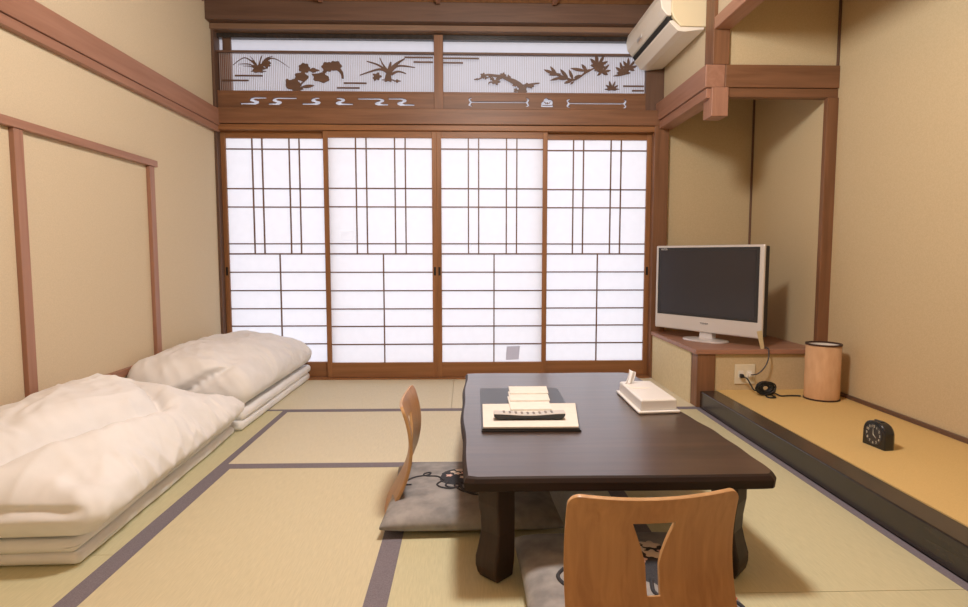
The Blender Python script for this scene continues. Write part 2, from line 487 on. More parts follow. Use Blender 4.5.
# crest inner flower
flat_set([blob(546, 102.8, 1.0, .9, 5, .25), leaf(544.6, 103.5, 125, 3, .8), leaf(547.4, 103.5, 55, 3, .8), rect(541, 551, 105., .4)], 'crest_inlay', M['woodX'], w2, YB - .005, .01)

for wn, x0, x1 in ((w1, XD0, TX(432)), (w2, TX(441), XD1 + .03)):
    B().box(x0, x1, YB - .018, YB + .02, TZ(53) - .012, TZ(53) + .002).build('mid_rail', M['darkX'], wn, bevel=.001)
    B().box(x0, x1, YB - .018, YB + .02, TZ(92) - .018, TZ(92) - .004).build('bottom_rail', M['woodX'], wn, bevel=.001)
    q = B(); n_ = int((x1 - x0) / .0135)
    for i in range(1, n_):
        x = x0 + (x1 - x0) * i / n_
        q.box(x - .0014, x + .0014, YB + .003, YB + .009, TZ(92), TZ(53))
    q.build('fine_lattice', M['pale_bar'], wn)
    p = B(); p.bm.faces.new([p.bm.verts.new(v) for v in ((x0, YB + .045, 2.0), (x1, YB + .045, 2.0), (x1, YB + .045, 2.58), (x0, YB + .045, 2.58))])
    p.build('frosted_pane', M['frost'], wn)
B().box(TX(218), TX(230), YB + .02, YB + .04, 2.16, TZ(53)).build('side_stile', M['redZ'], w1)
B().box(TX(222), TX(230), YB + .02, YB + .04, TZ(53), 2.56).build('side_stile', M['darkZ'], w1)
B().box(XD1 - .06, XD1 + .08, YB - .02, YB + .03, 2.031, 2.56).build('side_stile', M['darkZ'], w2)

carv = M['darkX']
# orchid with drooping leaves
flat_set([blade([(258, 70), (250, 62), (243, 60), (233, 67)], 1.6), blade([(256, 70), (249, 66), (238, 66)], 1.4), blade([(257, 71), (250, 68), (243, 68)], 1.2),
          blade([(258, 70), (254, 63), (250, 58)], 1.4), blade([(259, 68), (260, 62), (262, 57)], 1.6), blade([(260, 69), (265, 61), (272, 58)], 1.8),
          blade([(261, 69), (268, 61), (276, 61), (289, 69.5)], 1.7), blade([(256, 67), (253, 63), (251, 62)], 1.4),
          blob(258, 70, 5.5, 3.5, 5, .3), blob(266, 67, 3, 2.6, 4, .3), blob(268, 64.5, 1.7, 2.2, 3, .3), blob(258, 73, 6, 1.2, 6, .3)], 'orchid_carving', carv, w1)
# peony
flat_set([blob(303, 69.5, 5.4, 5, 7, .1), blob(300, 78, 6.6, 4.4, 5, .12), blob(292, 86, 7.4, 5.6, 5, .1), blob(287, 84.5, 3, 4, 3, .2),
          blob(296, 90, 5, 2.6), leaf(299, 88.5, 8, 14, 3.2), blade([(306, 79), (300, 85), (297, 88)], 1.6), blob(312, 71.5, 5, 2, 4, .2), leaf(310, 75, -28, 12, 4),
          blob(319, 78.5, 7.5, 4.6, 5, .12), blob(323, 80.5, 4, 3.2, 3, .2), blob(326, 68, 5.4, 4.8, 6, .1), blob(334, 67, 6, 4.8, 6, .1), blade([(336, 69), (340, 74), (341, 79.5)], 4, 1.6),
          blade([(322, 74), (325, 71)], 3, 2)], 'peony_carving', carv, w1)
# lily of five leaves
flat_set([blade([(386, 73), (377, 70), (358, 76)], 3, .6), blade([(386, 73), (377, 66), (365, 62)], 2.6, .6), blade([(386, 72), (381, 65), (378, 58.5)], 2.2, .4),
          blade([(386, 74), (394, 65), (403, 59)], 5, .4), blade([(388, 73), (396, 66.5), (413, 67.8)], 3, .4), blade([(389, 75), (396, 72), (404, 74)], 2.4, .6),
          blade([(386, 80), (387, 72), (389, 62.5)], 7, 1), blob(375, 77, 4, 3.2, 5, .25), blob(386, 80.5, 5, 1.6, 6, .3), blob(395, 81.5, 3, 1.2, 4, .3), blade([(372, 81), (375, 79)], 1.6, 1)], 'lily_carving', carv, w1)
flat_set([rect(234.5, 262, 77.4), rect(222, 248, 82.2), rect(342, 364.5, 84), rect(335, 357.5, 88.8), rect(402.5, 431, 57.8), rect(411.5, 431, 62.4)], 'cloud_bars', carv, w1)
# plum branch
flat_set([blade([(521, 93), (519, 86), (513, 81.5), (508, 79.5), (501, 76.5), (494, 75.5), (486, 74.5), (480, 76)], 6, 1.), blade([(522, 92), (524, 86), (531, 83.5), (538, 82.5)], 4, .8),
          blob(481, 75.5, 2.6, 2.6, 5, .2), blob(488, 76, 2, 1.6), blob(494, 81.5, 3.6, 2.6, 5, .3), blob(490, 78.5, 2, 1.6), blade([(494, 82), (488, 82), (486.5, 84)], 1.2, .8),
          blob(501, 74.6, 2.6, 2, 5, .3), blob(513, 82, 3.4, 2.2, 4, .3), blob(507, 77, 1.6, 2.4, 3, .3), blob(497, 78, 2.4, 1.6, 4, .3), blob(525, 84.5, 3.2, 1.6, 4, .3), blob(484, 77.5, 1.6, 1.4, 3, .3), blade([(481, 77), (476, 79), (472, 79.3)], 1, .6), blob(475, 79, 1.2, .9), blob(513, 84, 2.4, 1.8), blob(514, 90, 1.8, 2), blob(529, 85.5, 3, 1.8, 5, .2),
          blob(520, 91, 5, 2.2, 3, .1)], 'plum_carving', carv, w2)
# bamboo branch and maple leaves
mp = lambda x, y, s, rot: [leaf(x, y, rot + a, s * l, s * .24) for a, l in ((0, .6), (35, .85), (70, 1), (110, 1), (145, .85), (180, .6))]
flat_set([leaf(555, 74, 158, 14, 3.2), leaf(556, 75, 128, 12, 3), leaf(562, 76, 195, 14, 2.6), leaf(567, 78, 130, 13, 3.4), leaf(568, 78, 178, 14, 2.8), leaf(572, 79.5, 112, 12, 3),
          leaf(560, 73, 185, 13, 2.6), leaf(572, 79, 200, 10, 3), leaf(573, 80.5, 215, 5, 2), blade([(556, 74), (564, 77), (571, 79), (577, 77), (584, 72), (595, 66)], 2.2, 1.2),
          leaf(585, 70, 170, 16, 3), leaf(586, 70, 130, 9, 3), leaf(582, 72, 25, 9, 3), leaf(580, 74, 200, 8, 2.4),
          *mp(597, 65, 13, -8), leaf(597, 65, 235, 6, 3), leaf(597, 65, 300, 6, 3), *mp(601, 71, 11, -22), leaf(601, 71, 215, 6, 2.4)], 'bamboo_carving', carv, w2)
flat_set([*mp(623, 71.5, 12, 0), leaf(628, 72, 190, 16, 2.2), *mp(628, 67, 11, -18), leaf(628, 67, 240, 6, 2.4), *mp(611.5, 88.3, 9, 0), leaf(604, 88, 0, 15, 2)], 'maple_carving', carv, w2)
flat_set([rect(441, 477, 58.3), rect(441, 461, 62.8), rect(623, 644, 84.8), rect(632, 644, 89.4)], 'cloud_bars', carv, w2)

# ------------------------------------------------------------------ TV alcove and tokonoma
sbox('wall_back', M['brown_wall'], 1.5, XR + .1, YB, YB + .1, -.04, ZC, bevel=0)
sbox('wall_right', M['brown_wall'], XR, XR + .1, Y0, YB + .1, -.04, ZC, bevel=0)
# wall over the alcove, on the room side, carrying the air conditioner
sbox('wall_upper', M['wall'], 1.49, 1.55, YF + .131, YB + .05, 2.07, ZC, bevel=0)
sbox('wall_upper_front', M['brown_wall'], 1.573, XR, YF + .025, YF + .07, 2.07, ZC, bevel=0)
sbox('trim_10', M['darkZ'], XR - .012, XR, YF + .01, YF + .026, 2.089, ZC)
t = struct(thing('trim_11', (1.45, 4.1, 1.888), None, None))
B().box(1.432, 1.55, YF + .002, YB - .0, 1.955, 2.088).build('rail_board', M['redY'], t, bevel=.004)
B().box(1.446, 1.55, YF + .02, YB - .0, 1.895, 1.953).build('rail_lip', M['redY'], t, bevel=.003)
t = struct(thing('trim_12', (1.8, YF, 1.888), None, None))
B().box(1.551, XR, YF, YF + .08, 1.955, 2.088).build('rail_board', M['woodX'], t, bevel=.004)
B().box(1.551, XR, YF + .01, YF + .07, 1.9, 1.953).build('rail_lip', M['woodX'], t, bevel=.003)
t = struct(thing('trim_13', (1.49, YF + .05, 1.77), None, None))
B().box(1.47, 1.572, YF - .006, YF + .124, 1.784, 1.954).build('post_foot', M['redZ'], t, bevel=.004)
B().box(1.473, 1.572, YF, YF + .13, 2.089, ZC).build('hanging_post', M['woodZ'], t, bevel=.003)
sbox('trim_14', M['woodZ'], XR - .07, XR, YF, YF + .039, .367, 1.899, bevel=.003)
sbox('trim_15', M['muntinZ'], 2.182, 2.195, YB - .014, YB, .365, ZC)
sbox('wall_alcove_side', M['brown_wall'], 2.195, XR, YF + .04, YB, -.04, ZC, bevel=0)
# lintel over the tokonoma and the small wall above it
sbox('trim_16', M['redY'], 1.475, 1.575, Y0, YF - .001, 2.29, 2.36, bevel=.004)
sbox('wall_lintel', M['wall'], 1.495, 1.555, Y0, YF - .001, 2.36, ZC, bevel=0)

# TV platform
pf = thing('tv_platform', (1.8, 4.1, 0), 'built-in corner platform with brown wooden top, cream side and corner post', 'platform')
B().box(1.418, XR - .001, YF - .01, YB - .001, .336, .365).build('top', M['redX'], pf, bevel=.003)
B().box(1.432, 1.545, YF, YF + .105, .001, .335).build('post', M['woodZ'], pf, bevel=.003)
B().box(1.428, 1.448, YF + .106, YB - .072, .001, .335).build('side_panel', M['cream_panel'], pf)
B().box(1.546, XR - .001, YF + .012, YF + .03, Z_D - .02, .335).build('front_panel', M['brown_wall'], pf)
# tokonoma dais
ds = thing('alcove_dais', (1.8, 1, 0), None, None); struct(ds)
B().box(1.56, XR, Y0, YF + .011, .0, Z_D).build('dais_mat', M['dais'], ds)
B().box(1.452, 1.559, Y0, YF - .001, .0, Z_D - .002).build('lacquered_edge', M['black'], ds, bevel=.005)
B().box(XR - .016, XR - .001, Y0, YF - .0, Z_D, Z_D + .022).build('skirting', M['darkY'], ds, bevel=.002)

# wall outlet
ol = thing('wall_outlet', (1.735, YF + .011, .2), 'cream double wall outlet plate under the television platform', 'outlet')
B().box(1.672, 1.8, YF + .004, YF + .0115, .146, .27).build('plate', M['plate'], ol, bevel=.003)
for x in (1.71, 1.762):
    B().box(x - .016, x + .016, YF + .0015, YF + .006, .185, .23).build('socket', M['white_plastic'], ol, bevel=.002)

# ------------------------------------------------------------------ television
tv = thing('television', (1.634, 4.04, .3655), 'silver flat television with dark screen on the wooden corner platform', 'television')
tv['local'] = 1
ang = R(-57.2)
tv.rotation_euler = (0, 0, ang)
W2 = .418
def tvb(*b): return B().box(*b)
# local: x along the panel, -y is the front, z from platform
zb, zt = .058, .652
tvb(-W2, W2, -.02, .002, zb, zt).build('casing', M['silver'], tv, bevel=.008)
tvb(-W2 + .022, W2 - .03, -.0235, -.015, zb + .102, zt - .015).build('bezel', M['tv_black'], tv, bevel=.002)
tvb(-W2 + .045, W2 - .05, -.0245, -.0225, zb + .118, zt - .035).build('screen', M['screen'], tv)
def shell(k, y): return [(x * k, y, .362 + (z - .362) * k) for x, z in ((-W2, zb + .004), (W2, zb + .004), (W2, zt - .004), (-W2, zt - .004))]
q = B(); q.loft([shell(.985, .0025), shell(.985, .05), shell(.93, .068), shell(.72, .1)])
q.build('back_shell', M['tv_black'], tv, bevel=.006)
tvb(-.05, .05, -.0, .05, .012, zb + .02).build('neck', M['silver_lite'], tv, bevel=.006)
q = B()
ring = [(.16 * math.copysign(abs(math.cos(a)) ** .8, math.cos(a)), .1 * math.copysign(abs(math.sin(a)) ** .8, math.sin(a)) + .0) for a in [2 * PI * i / 48 for i in range(48)]]
q.loft([[(x * s, y * s, z) for x, y in ring] for s, z in ((1, 0.0005), (1, .006), (.97, .011), (.3, .018))])
q.build('stand_foot', M['silver_lite'], tv, smooth=False)
def logo(txt, size, x, z, y, m, name):
    me = text_mesh(txt, size)
    bm = bmesh.new(); bm.from_mesh(me); bmesh.ops.transform(bm, matrix=Matrix.Translation((x, y, z)) @ Matrix.Rotation(R(90), 4, 'X'), verts=bm.verts)
    q = B(); q.bm.free(); q.bm = bm; q.build(name, m, tv)
logo('TOSHIBA', .016, .0, zb + .06, -.0205, M['print_dark'], 'maker_logo')
logo('REGZA', .017, -W2 + .075, zt - .026, -.0237, M['print_white'], 'model_logo')
del tv['local']

# paper tag, TV cord
B().prism([(-.006, 0), (.018, .002), (-.008, .118), (-.04, .112)], lambda a, b: (1.838 + a, YF + .012 - b * .1, .3655 + b), lambda a, b: (1.838 + a, YF + .0105 - b * .1, .3655 + b)).build('paper_tag', M['tag'])
tag(bpy.data.objects['paper_tag'], 'narrow beige paper tag propped against the television corner', 'tag')
tc_ = thing('power_cord', (1.765, YF, .2), 'grey cord with white plug, running from the outlet up to the platform', 'cord')
B().box(1.75, 1.774, YF - .026, YF + .0012, .196, .222).build('plug', M['white_plastic'], tc_, bevel=.005)
B().tube(smoothpath([(1.762, YF - .024, .21), (1.79, YF - .05, .222), (1.83, YF - .05, .26), (1.857, YF - .04, .31), (1.866, YF - .026, .35), (1.868, YF - .012, .3715), (1.872, YF + .06, .3725), (1.89, YF + .1, .373)]), .004).build('wire', M['print_dark'], tc_, smooth=True)

# bundled lamp cord
lc = thing('extension_cord', (1.85, 3.45, Z_D), 'black cord tied in a tangled coil on the golden mat beside the lamp', 'cord')
B().box(1.698, 1.72, YF - .024, YF + .0012, .188, .212).build('plug', M['cord_black'], lc, bevel=.005)
B().tube(smoothpath([(1.709, YF - .022, .2), (1.725, YF - .05, .19), (1.74, YF - .07, .155), (1.75, YF - .09, .13), (1.765, YF - .12, Z_D + .02)]), .0045).build('wire', M['cord_black'], lc, smooth=True)
q = B(); pts = []
for i in range(260):
    a = i / 260 * 2 * PI * 13
    r = .5 + .5 * math.sin(i * .043)
    pts.append((1.79 + (.022 + .034 * r + .004 * math.sin(a * .37)) * math.cos(a), 3.5 + .016 * math.sin(i * .21) + .012 * math.cos(a * .7), Z_D + .046 + (.018 + .022 * r) * math.sin(a + .3 * math.sin(i * .1))))
q.tube(pts, .0045, 6)
q.build('coil', M['cord_black'], lc, smooth=True)
q = B(); q.tube(smoothpath([(1.78, 3.48, Z_D + .01), (1.775, 3.44, Z_D + .006), (1.795, 3.425, Z_D + .006), (1.82, 3.435, Z_D + .006), (1.815, 3.47, Z_D + .008)]), .0045, 6)
q.tube(smoothpath([(1.81, 3.49, Z_D + .03), (1.85, 3.49, Z_D + .014), (1.87, 3.47, Z_D + .006), (1.92, 3.475, Z_D + .006), (1.965, 3.47, Z_D + .006), (1.984, 3.46, Z_D + .007)]), .0045, 6)
q.build('wire', M['cord_black'], lc, smooth=True)

# paper lamp
lx, ly, lr = 2.085, 3.42, .094
lp = thing('table_lamp', (lx, ly, Z_D), 'orange paper cylinder lamp with dark rims standing on the golden mat', 'lamp')
B().lathe([(lr, Z_D + .006), (lr, .432), (lr - .004, .432), (lr - .004, Z_D + .006), (lr, Z_D + .006)], lx, ly, 64).build('shade', [M['shade']], lp, smooth=True)
for z in (Z_D + .001, .428):
    B().lathe([(lr - .006, z), (lr + .003, z), (lr + .003, z + .009), (lr - .006, z + .009), (lr - .006, z)], lx, ly, 64).build('rim', M['rim'], lp)
B().lathe([(lr - .005, Z_D + .01), (lr - .005, .427)], lx, ly, 64).build('lining', M['shade_in'], lp, smooth=True)
B().lathe([(.0, Z_D + .002), (.06, Z_D + .002), (.06, Z_D + .02), (.02, Z_D + .03), (.018, Z_D + .09), (.0, Z_D + .09)], lx, ly, 24).build('base', M['rim'], lp)
B().lathe([(0, Z_D + .19), (.02, Z_D + .18), (.03, Z_D + .15), (.022, Z_D + .12), (.013, Z_D + .09), (0, Z_D + .09)], lx, ly, 24).build('bulb', M['white_plastic'], lp, smooth=True)

# alarm clock
ck = thing('alarm_clock', (1.812, 2.54, Z_D), 'small black arched alarm clock with pale numerals on the golden mat', 'clock')
ck['local'] = 1; ck.rotation_euler = (0, 0, R(-83))
cw = .063
arch = [(-cw, 0), (cw, 0)] + [(cw * math.copysign(abs(math.cos(a)) ** .8, math.cos(a)), .054 + .06 * abs(math.sin(a)) ** .8) for a in [PI * i / 20 for i in range(21)]]
q = B(); q.loft([[(x * s, y, .0005 + z * s2) for x, z in arch] for y, s, s2 in ((-.024, .94, .965), (-.02, 1, 1), (.016, 1, 1), (.026, .93, .95))])
q.build('case', M['clock_body'], ck)
def disc(cx, cz, y, r, th):
    return B().loft([[(cx + r * math.cos(2 * PI * i / 40), yy, cz + r * math.sin(2 * PI * i / 40)) for i in range(40)] for yy in (y, y - th)])
disc(0, .056, -.0235, .046, .002).build('dial', M['clock_dial'], ck)
q = B()
for h in range(1, 13):
    a = PI / 2 - h * PI / 6; me = text_mesh(str(h), .0155, .0003)
    q.bm.from_mesh(me); q.bm.verts.ensure_lookup_table()
    vs = q.bm.verts[-len(me.vertices):]
    bmesh.ops.transform(q.bm, matrix=Matrix.Translation((.036 * math.cos(a), -.0262, .056 + .036 * math.sin(a))) @ Matrix.Rotation(R(90), 4, 'X'), verts=vs)
q.build('numerals', M['lume'], ck)
for a, l, w in ((R(-40), .022, .0022), (R(92), .03, .0016)):
    c, s = math.cos(a), math.sin(a)
    B().prism([(-s * w, c * w), (s * w, -c * w), (c * l, s * l)], lambda x, z: (x, -.0262, .056 + z), lambda x, z: (x, -.0272, .056 + z)).build('hand', M['lume'], ck)
B().box(-.022, .022, -.006, .008, .1125, .117).build('button', M['clock_body'], ck, bevel=.003)
del ck['local']

# ------------------------------------------------------------------ air conditioner
ac = thing('air_conditioner', (1.488, 4.17, 2.33), 'ivory wall air conditioner above the wooden rail near the ceiling', 'air conditioner')
ya, yb_ = 3.785, 4.585
def acp(pts, y0=ya, y1=yb_): return B().prism(pts, lambda a, b: (1.4905 - (1.469 - a) * 1.1, y0, b - .005), lambda a, b: (1.4905 - (1.469 - a) * 1.1, y1, b - .005))
acp([(1.469, 2.36), (1.469, 2.63), (1.30, 2.63), (1.265, 2.6), (1.26, 2.45), (1.275, 2.41), (1.315, 2.362)]).build('body', M['ac_side'], ac, bevel=.006)
acp([(1.262, 2.424), (1.235, 2.43), (1.205, 2.47), (1.196, 2.53), (1.206, 2.58), (1.24, 2.622), (1.30, 2.634), (1.30, 2.6), (1.262, 2.58)], ya + .004, yb_ - .004).build('front_panel', M['ac'], ac, bevel=.006)
acp([(1.272, 2.4), (1.252, 2.395), (1.258, 2.38), (1.3, 2.335), (1.34, 2.33), (1.45, 2.345), (1.45, 2.358), (1.315, 2.36)], ya + .004, yb_ - .004).build('lower_cover', M['ac'], ac, bevel=.004)
acp([(1.258, 2.395), (1.242, 2.412), (1.24, 2.424), (1.262, 2.424), (1.275, 2.405)], ya + .02, yb_ - .02).build('air_slot', M['slot'], ac)
B().box(1.198, 1.203, 4.22, 4.32, 2.44, 2.46).build('badge', M['silver_lite'], ac)

# ------------------------------------------------------------------ table
tx0, tx1, ty0, ty1, tz = -.003, .86, 1.635, 3.12, .33
tb = thing('low_table', (.44, 2.38, 0), 'low dark brown wooden table with wavy edges in the middle of the mats', 'table')
out = []
def wav(s, k): return .014 * math.sin(s * 5.1 + k) + .008 * math.sin(s * 11. + 2 * k)
N = 48
redge = smoothpath([(.86, 1.637, 0), (.878, 1.665, 0), (.885, 1.74, 0), (.882, 1.85, 0), (.882, 1.95, 0), (.879, 2.04, 0), (.866, 2.19, 0), (.852, 2.33, 0), (.853, 2.5, 0),
                    (.866, 2.7, 0), (.873, 2.88, 0), (.868, 3.03, 0), (.85, 3.1, 0)], 6)
out += [(p.x + .0025 * math.sin(p.y * 31), p.y) for p in redge]
for i in range(1, N):
    s = i / N; out.append((.845 - s * (.845 - .02), ty1 + .003 * math.sin(s * 9)))
for i in range(N + 1):
    s = i / N; y = ty1 - .01 - s * (ty1 - ty0 - .02)
    out.append((-.002 - .014 * math.sin(PI * s) ** 1.5 + .003 * math.sin(s * 19), y))
for i in range(1, N):
    s = i / N; out.append((.008 + s * (.86 - .008), ty0 + .002 * math.sin(s * 7)))
cxm, cym = .44, 2.38
q = B(); rings = []
for d, z in ((.006, tz - .046), (-.006, tz - .04), (-.008, tz - .016), (-.002, tz - .005), (.004, tz)):
    r = []
    for x, y in out:
        v = Vector((x - cxm, y - cym)); sx = (abs(v.x) - d) / abs(v.x) if abs(v.x) > .3 else 1
        sy = (abs(v.y) - d) / abs(v.y) if abs(v.y) > .6 else 1
        r.append((cxm + v.x * sx, cym + v.y * sy, z))
    rings.append(r)
o = q.loft(rings).build('tabletop', [M['table'], M['table_edge']], tb)
for p in o.data.polygons: p.material_index = 0 if p.normal.z > .9 else 1
def leg_b(cx, cy, dirx, diry):
    q = B(); rings = []
    d = Vector((dirx, diry)).normalized()
    for z, off, w in ((.287, 0, .056), (.23, .0, .056), (.18, -.005, .053), (.14, -.006, .052), (.1, .0, .056), (.065, .007, .06), (.04, .008, .059), (.018, .006, .055), (.001, .0, .05)):
        c = Vector((cx, cy)) + d * off
        rings.append([(c.x + w * math.cos(a), c.y + w * math.sin(a), z) for a in (k * PI / 2 for k in range(4))])
    return q.loft(rings)
for cx, cy, a, b in ((.086, 1.713, -1, -1), (.778, 1.713, 1, -1), (.086, 2.99, -1, 1), (.775, 2.99, 1, 1)):
    leg_b(cx, cy, a, b).build('leg', M['table_leg'], tb, bevel=.006, angle=30)

# ------------------------------------------------------------------ things on the table
fo = thing('folder', (.24, 2.4, tz), 'open black folder lying flat on the dark table under a cream sheet', 'folder')
B().prism([(.05, 2.062), (.402, 2.058), (.418, 2.735), (.06, 2.735)], lambda a, b: (a, b, tz + .0005), lambda a, b: (a, b, tz + .006)).build('cover', M['folder'], fo, bevel=.001)
bk = thing('booklet', (.24, 2.25, tz + .006), 'cream booklet with black lower board lying on the near half of the folder', 'booklet')
B().prism([(.052, 2.066), (.398, 2.063), (.448, 2.41), (.058, 2.405)], lambda a, b: (a, b, tz + .0065), lambda a, b: (a, b, tz + .0105)).build('lower_board', M['folder'], bk, bevel=.0006)
B().prism([(.056, 2.072), (.394, 2.069), (.442, 2.404), (.062, 2.4)], lambda a, b: (a, b, tz + .0105), lambda a, b: (a, b, tz + .0165)).build('pages', M['page'], bk, bevel=.001)
zk = tz + .017
for i, (x0, x1, y0, y1, h, lab) in enumerate(((.168, .33, 2.285, 2.5, .007, 'folded cream card between the remote and the other white cards'),
                                       (.175, .338, 2.40, 2.56, .0065, 'white card in the middle of the three on the folder'),
                                       (.182, .345, 2.50, 2.63, .006, 'white card lying farthest from the remote on the folder'))):
    o = B().prism([(x0, y0), (x1, y0 + .004), (x1 + .008, y1), (x0 + .002, y1)], lambda a, b: (a, b, zk), lambda a, b: (a, b, zk + h)).build('card', M['card'], bevel=.001)
    tag(o, lab, 'card', 'white cards on the folder'); zk += h + .0004
rc = thing('remote_control', (.225, 2.17, tz + .017), 'grey-topped black remote control lying across the cream booklet', 'remote control')
rp = []
for i in range(25):
    s = i / 24; x = .098 + s * .262
    rp.append((x, s))
q = B(); rings = []
for x, s in rp:
    c = .5 - abs(s - .5); e = min(1, (c / .06)) ** .5 if c < .06 else 1
    hw = .022 * (.75 + .25 * e); zb2 = tz + .0175 + (.012 * (1 - e))+ .003 * math.sin(PI * s); zt2 = tz + .038 + .003 * math.cos(PI * s * 2)
    rings.append([(x, 2.168 - hw, zt2), (x, 2.168 - hw * .7, zb2), (x, 2.168 + hw * .7, zb2), (x, 2.168 + hw, zt2)])
q.loft(rings).build('shell', M['remote_low'], rc, bevel=.001)
q = B(); rings = []
for x, s in rp:
    zt2 = tz + .0382 + .003 * math.cos(PI * s * 2); hw = .0225
    rings.append([(x, 2.168 - hw, zt2), (x, 2.168 + hw, zt2), (x, 2.168 + hw * .85, zt2 + .004), (x, 2.168 - hw * .85, zt2 + .004)])
q.loft(rings).build('top_face', M['remote_top'], rc, bevel=.001)
q = B()
for i in range(9):
    for j in range(3):
        x = .135 + i * .022; y = 2.157 + j * .011; s = (x - .098) / .262
        z = tz + .0422 + .003 * math.cos(PI * s * 2)
        q.box(x - .004, x + .004, y - .003, y + .003, z - .001, z + .0018)
q.build('buttons', M['button'], rc)

ts = thing('tissue_box', (.745, 2.44, tz), 'cream lidded tissue box on a flanged base on the dark table', 'tissue box')
fl_ = [(.666, 2.273), (.838, 2.29), (.84, 2.665), (.672, 2.65)]
def inset(k, z): 
    c = Vector((.754, 2.47)); return [(c.x + (x - c.x) * k, c.y + (y - c.y) * (1 - (1 - k) * .5), z) for x, y in fl_]
B().loft([inset(.96, tz + .001), inset(1, tz + .008), inset(.98, tz + .012)]).build('base', M['ceramic'], ts, bevel=.002)
B().loft([inset(.86, tz + .012), inset(.85, tz + .05), inset(.81, tz + .056)]).build('lid', M['ceramic'], ts, bevel=.003)
B().loft([[(.735 + .045 * math.cos(a), 2.5 + .016 * math.sin(a) + .0, z) for a in [2 * PI * i / 24 for i in range(24)]] for z in (tz + .0555, tz + .057)]).build('opening_slit', M['shade_in'], ts)
q = B()
def tis(u, v):
    return (.694 + .022 * v + u * .036 * (1 - .25 * v) + .003 * math.sin(u * 6 + v * 3), 2.58 + .008 * math.sin(u * 9) + v * .014, tz + .056 + v * .062 - .014 * u * v * v)
q.grid(10, 10, tis)
tag(q.build('tissue', M['tissue'], smooth=True, solid=.0012), 'white tissue sticking up behind the cream tissue box lid', 'tissue')

# ------------------------------------------------------------------ floor cushions
def cushion(name, cx, cy, hx, hy, h, rot, label, z0=.004):
    c = thing(name, (cx, cy, 0), label, 'cushion', 'grey embroidered floor cushions')
    c['local'] = 1; c.rotation_euler = (0, 0, R(rot))
    def f(u, v, w):
        a, b = abs(u), abs(v)
        # pillow: edges pinch, sides bow in slightly, corners pointed
        prof = max(0., (1 - a ** 5.) * (1 - b ** 5.)) ** .5
        x = hx * u * (1 - .035 * (1 - b * b) * (a ** 6)); y = hy * v * (1 - .035 * (1 - a * a) * (b ** 6))
        nz = .006 * noise.noise((x * 5 + cx * 3, y * 5, 2)) + .003 * noise.noise((x * 14, y * 14 + cx, 5))
        s = 1 if w > 0 else -1
        zm = h * .42
        return (x, y, z0 + zm + s * (.004 + (h * .55 if s > 0 else h * .4) * prof) + (nz * prof if s > 0 else 0))
    q = B(); n = 44
    top = {}
    for s in (1, -1):
        for i in range(n + 1):
            for j in range(n + 1):
                e = lambda t: math.sin(t * PI / 2)
                u, v = e(-1 + 2 * i / n), e(-1 + 2 * j / n)
                edge = i in (0, n) or j in (0, n)
                if edge and s == -1: top[(s, i, j)] = top[(1, i, j)]; continue
                p = f(u, v, s)
                top[(s, i, j)] = q.bm.verts.new(p)
        for i in range(n):
            for j in range(n):
                k = [top[(s, i, j)], top[(s, i + 1, j)], top[(s, i + 1, j + 1)], top[(s, i, j + 1)]]
                q.bm.faces.new(k if s > 0 else k[::-1])
    q.build('cover', M['zabuton'], c, smooth=True)
    top_z = lambda x, y: f(max(-1, min(1, x / hx)), max(-1, min(1, y / hy)), 1)[2]
    return c, top_z

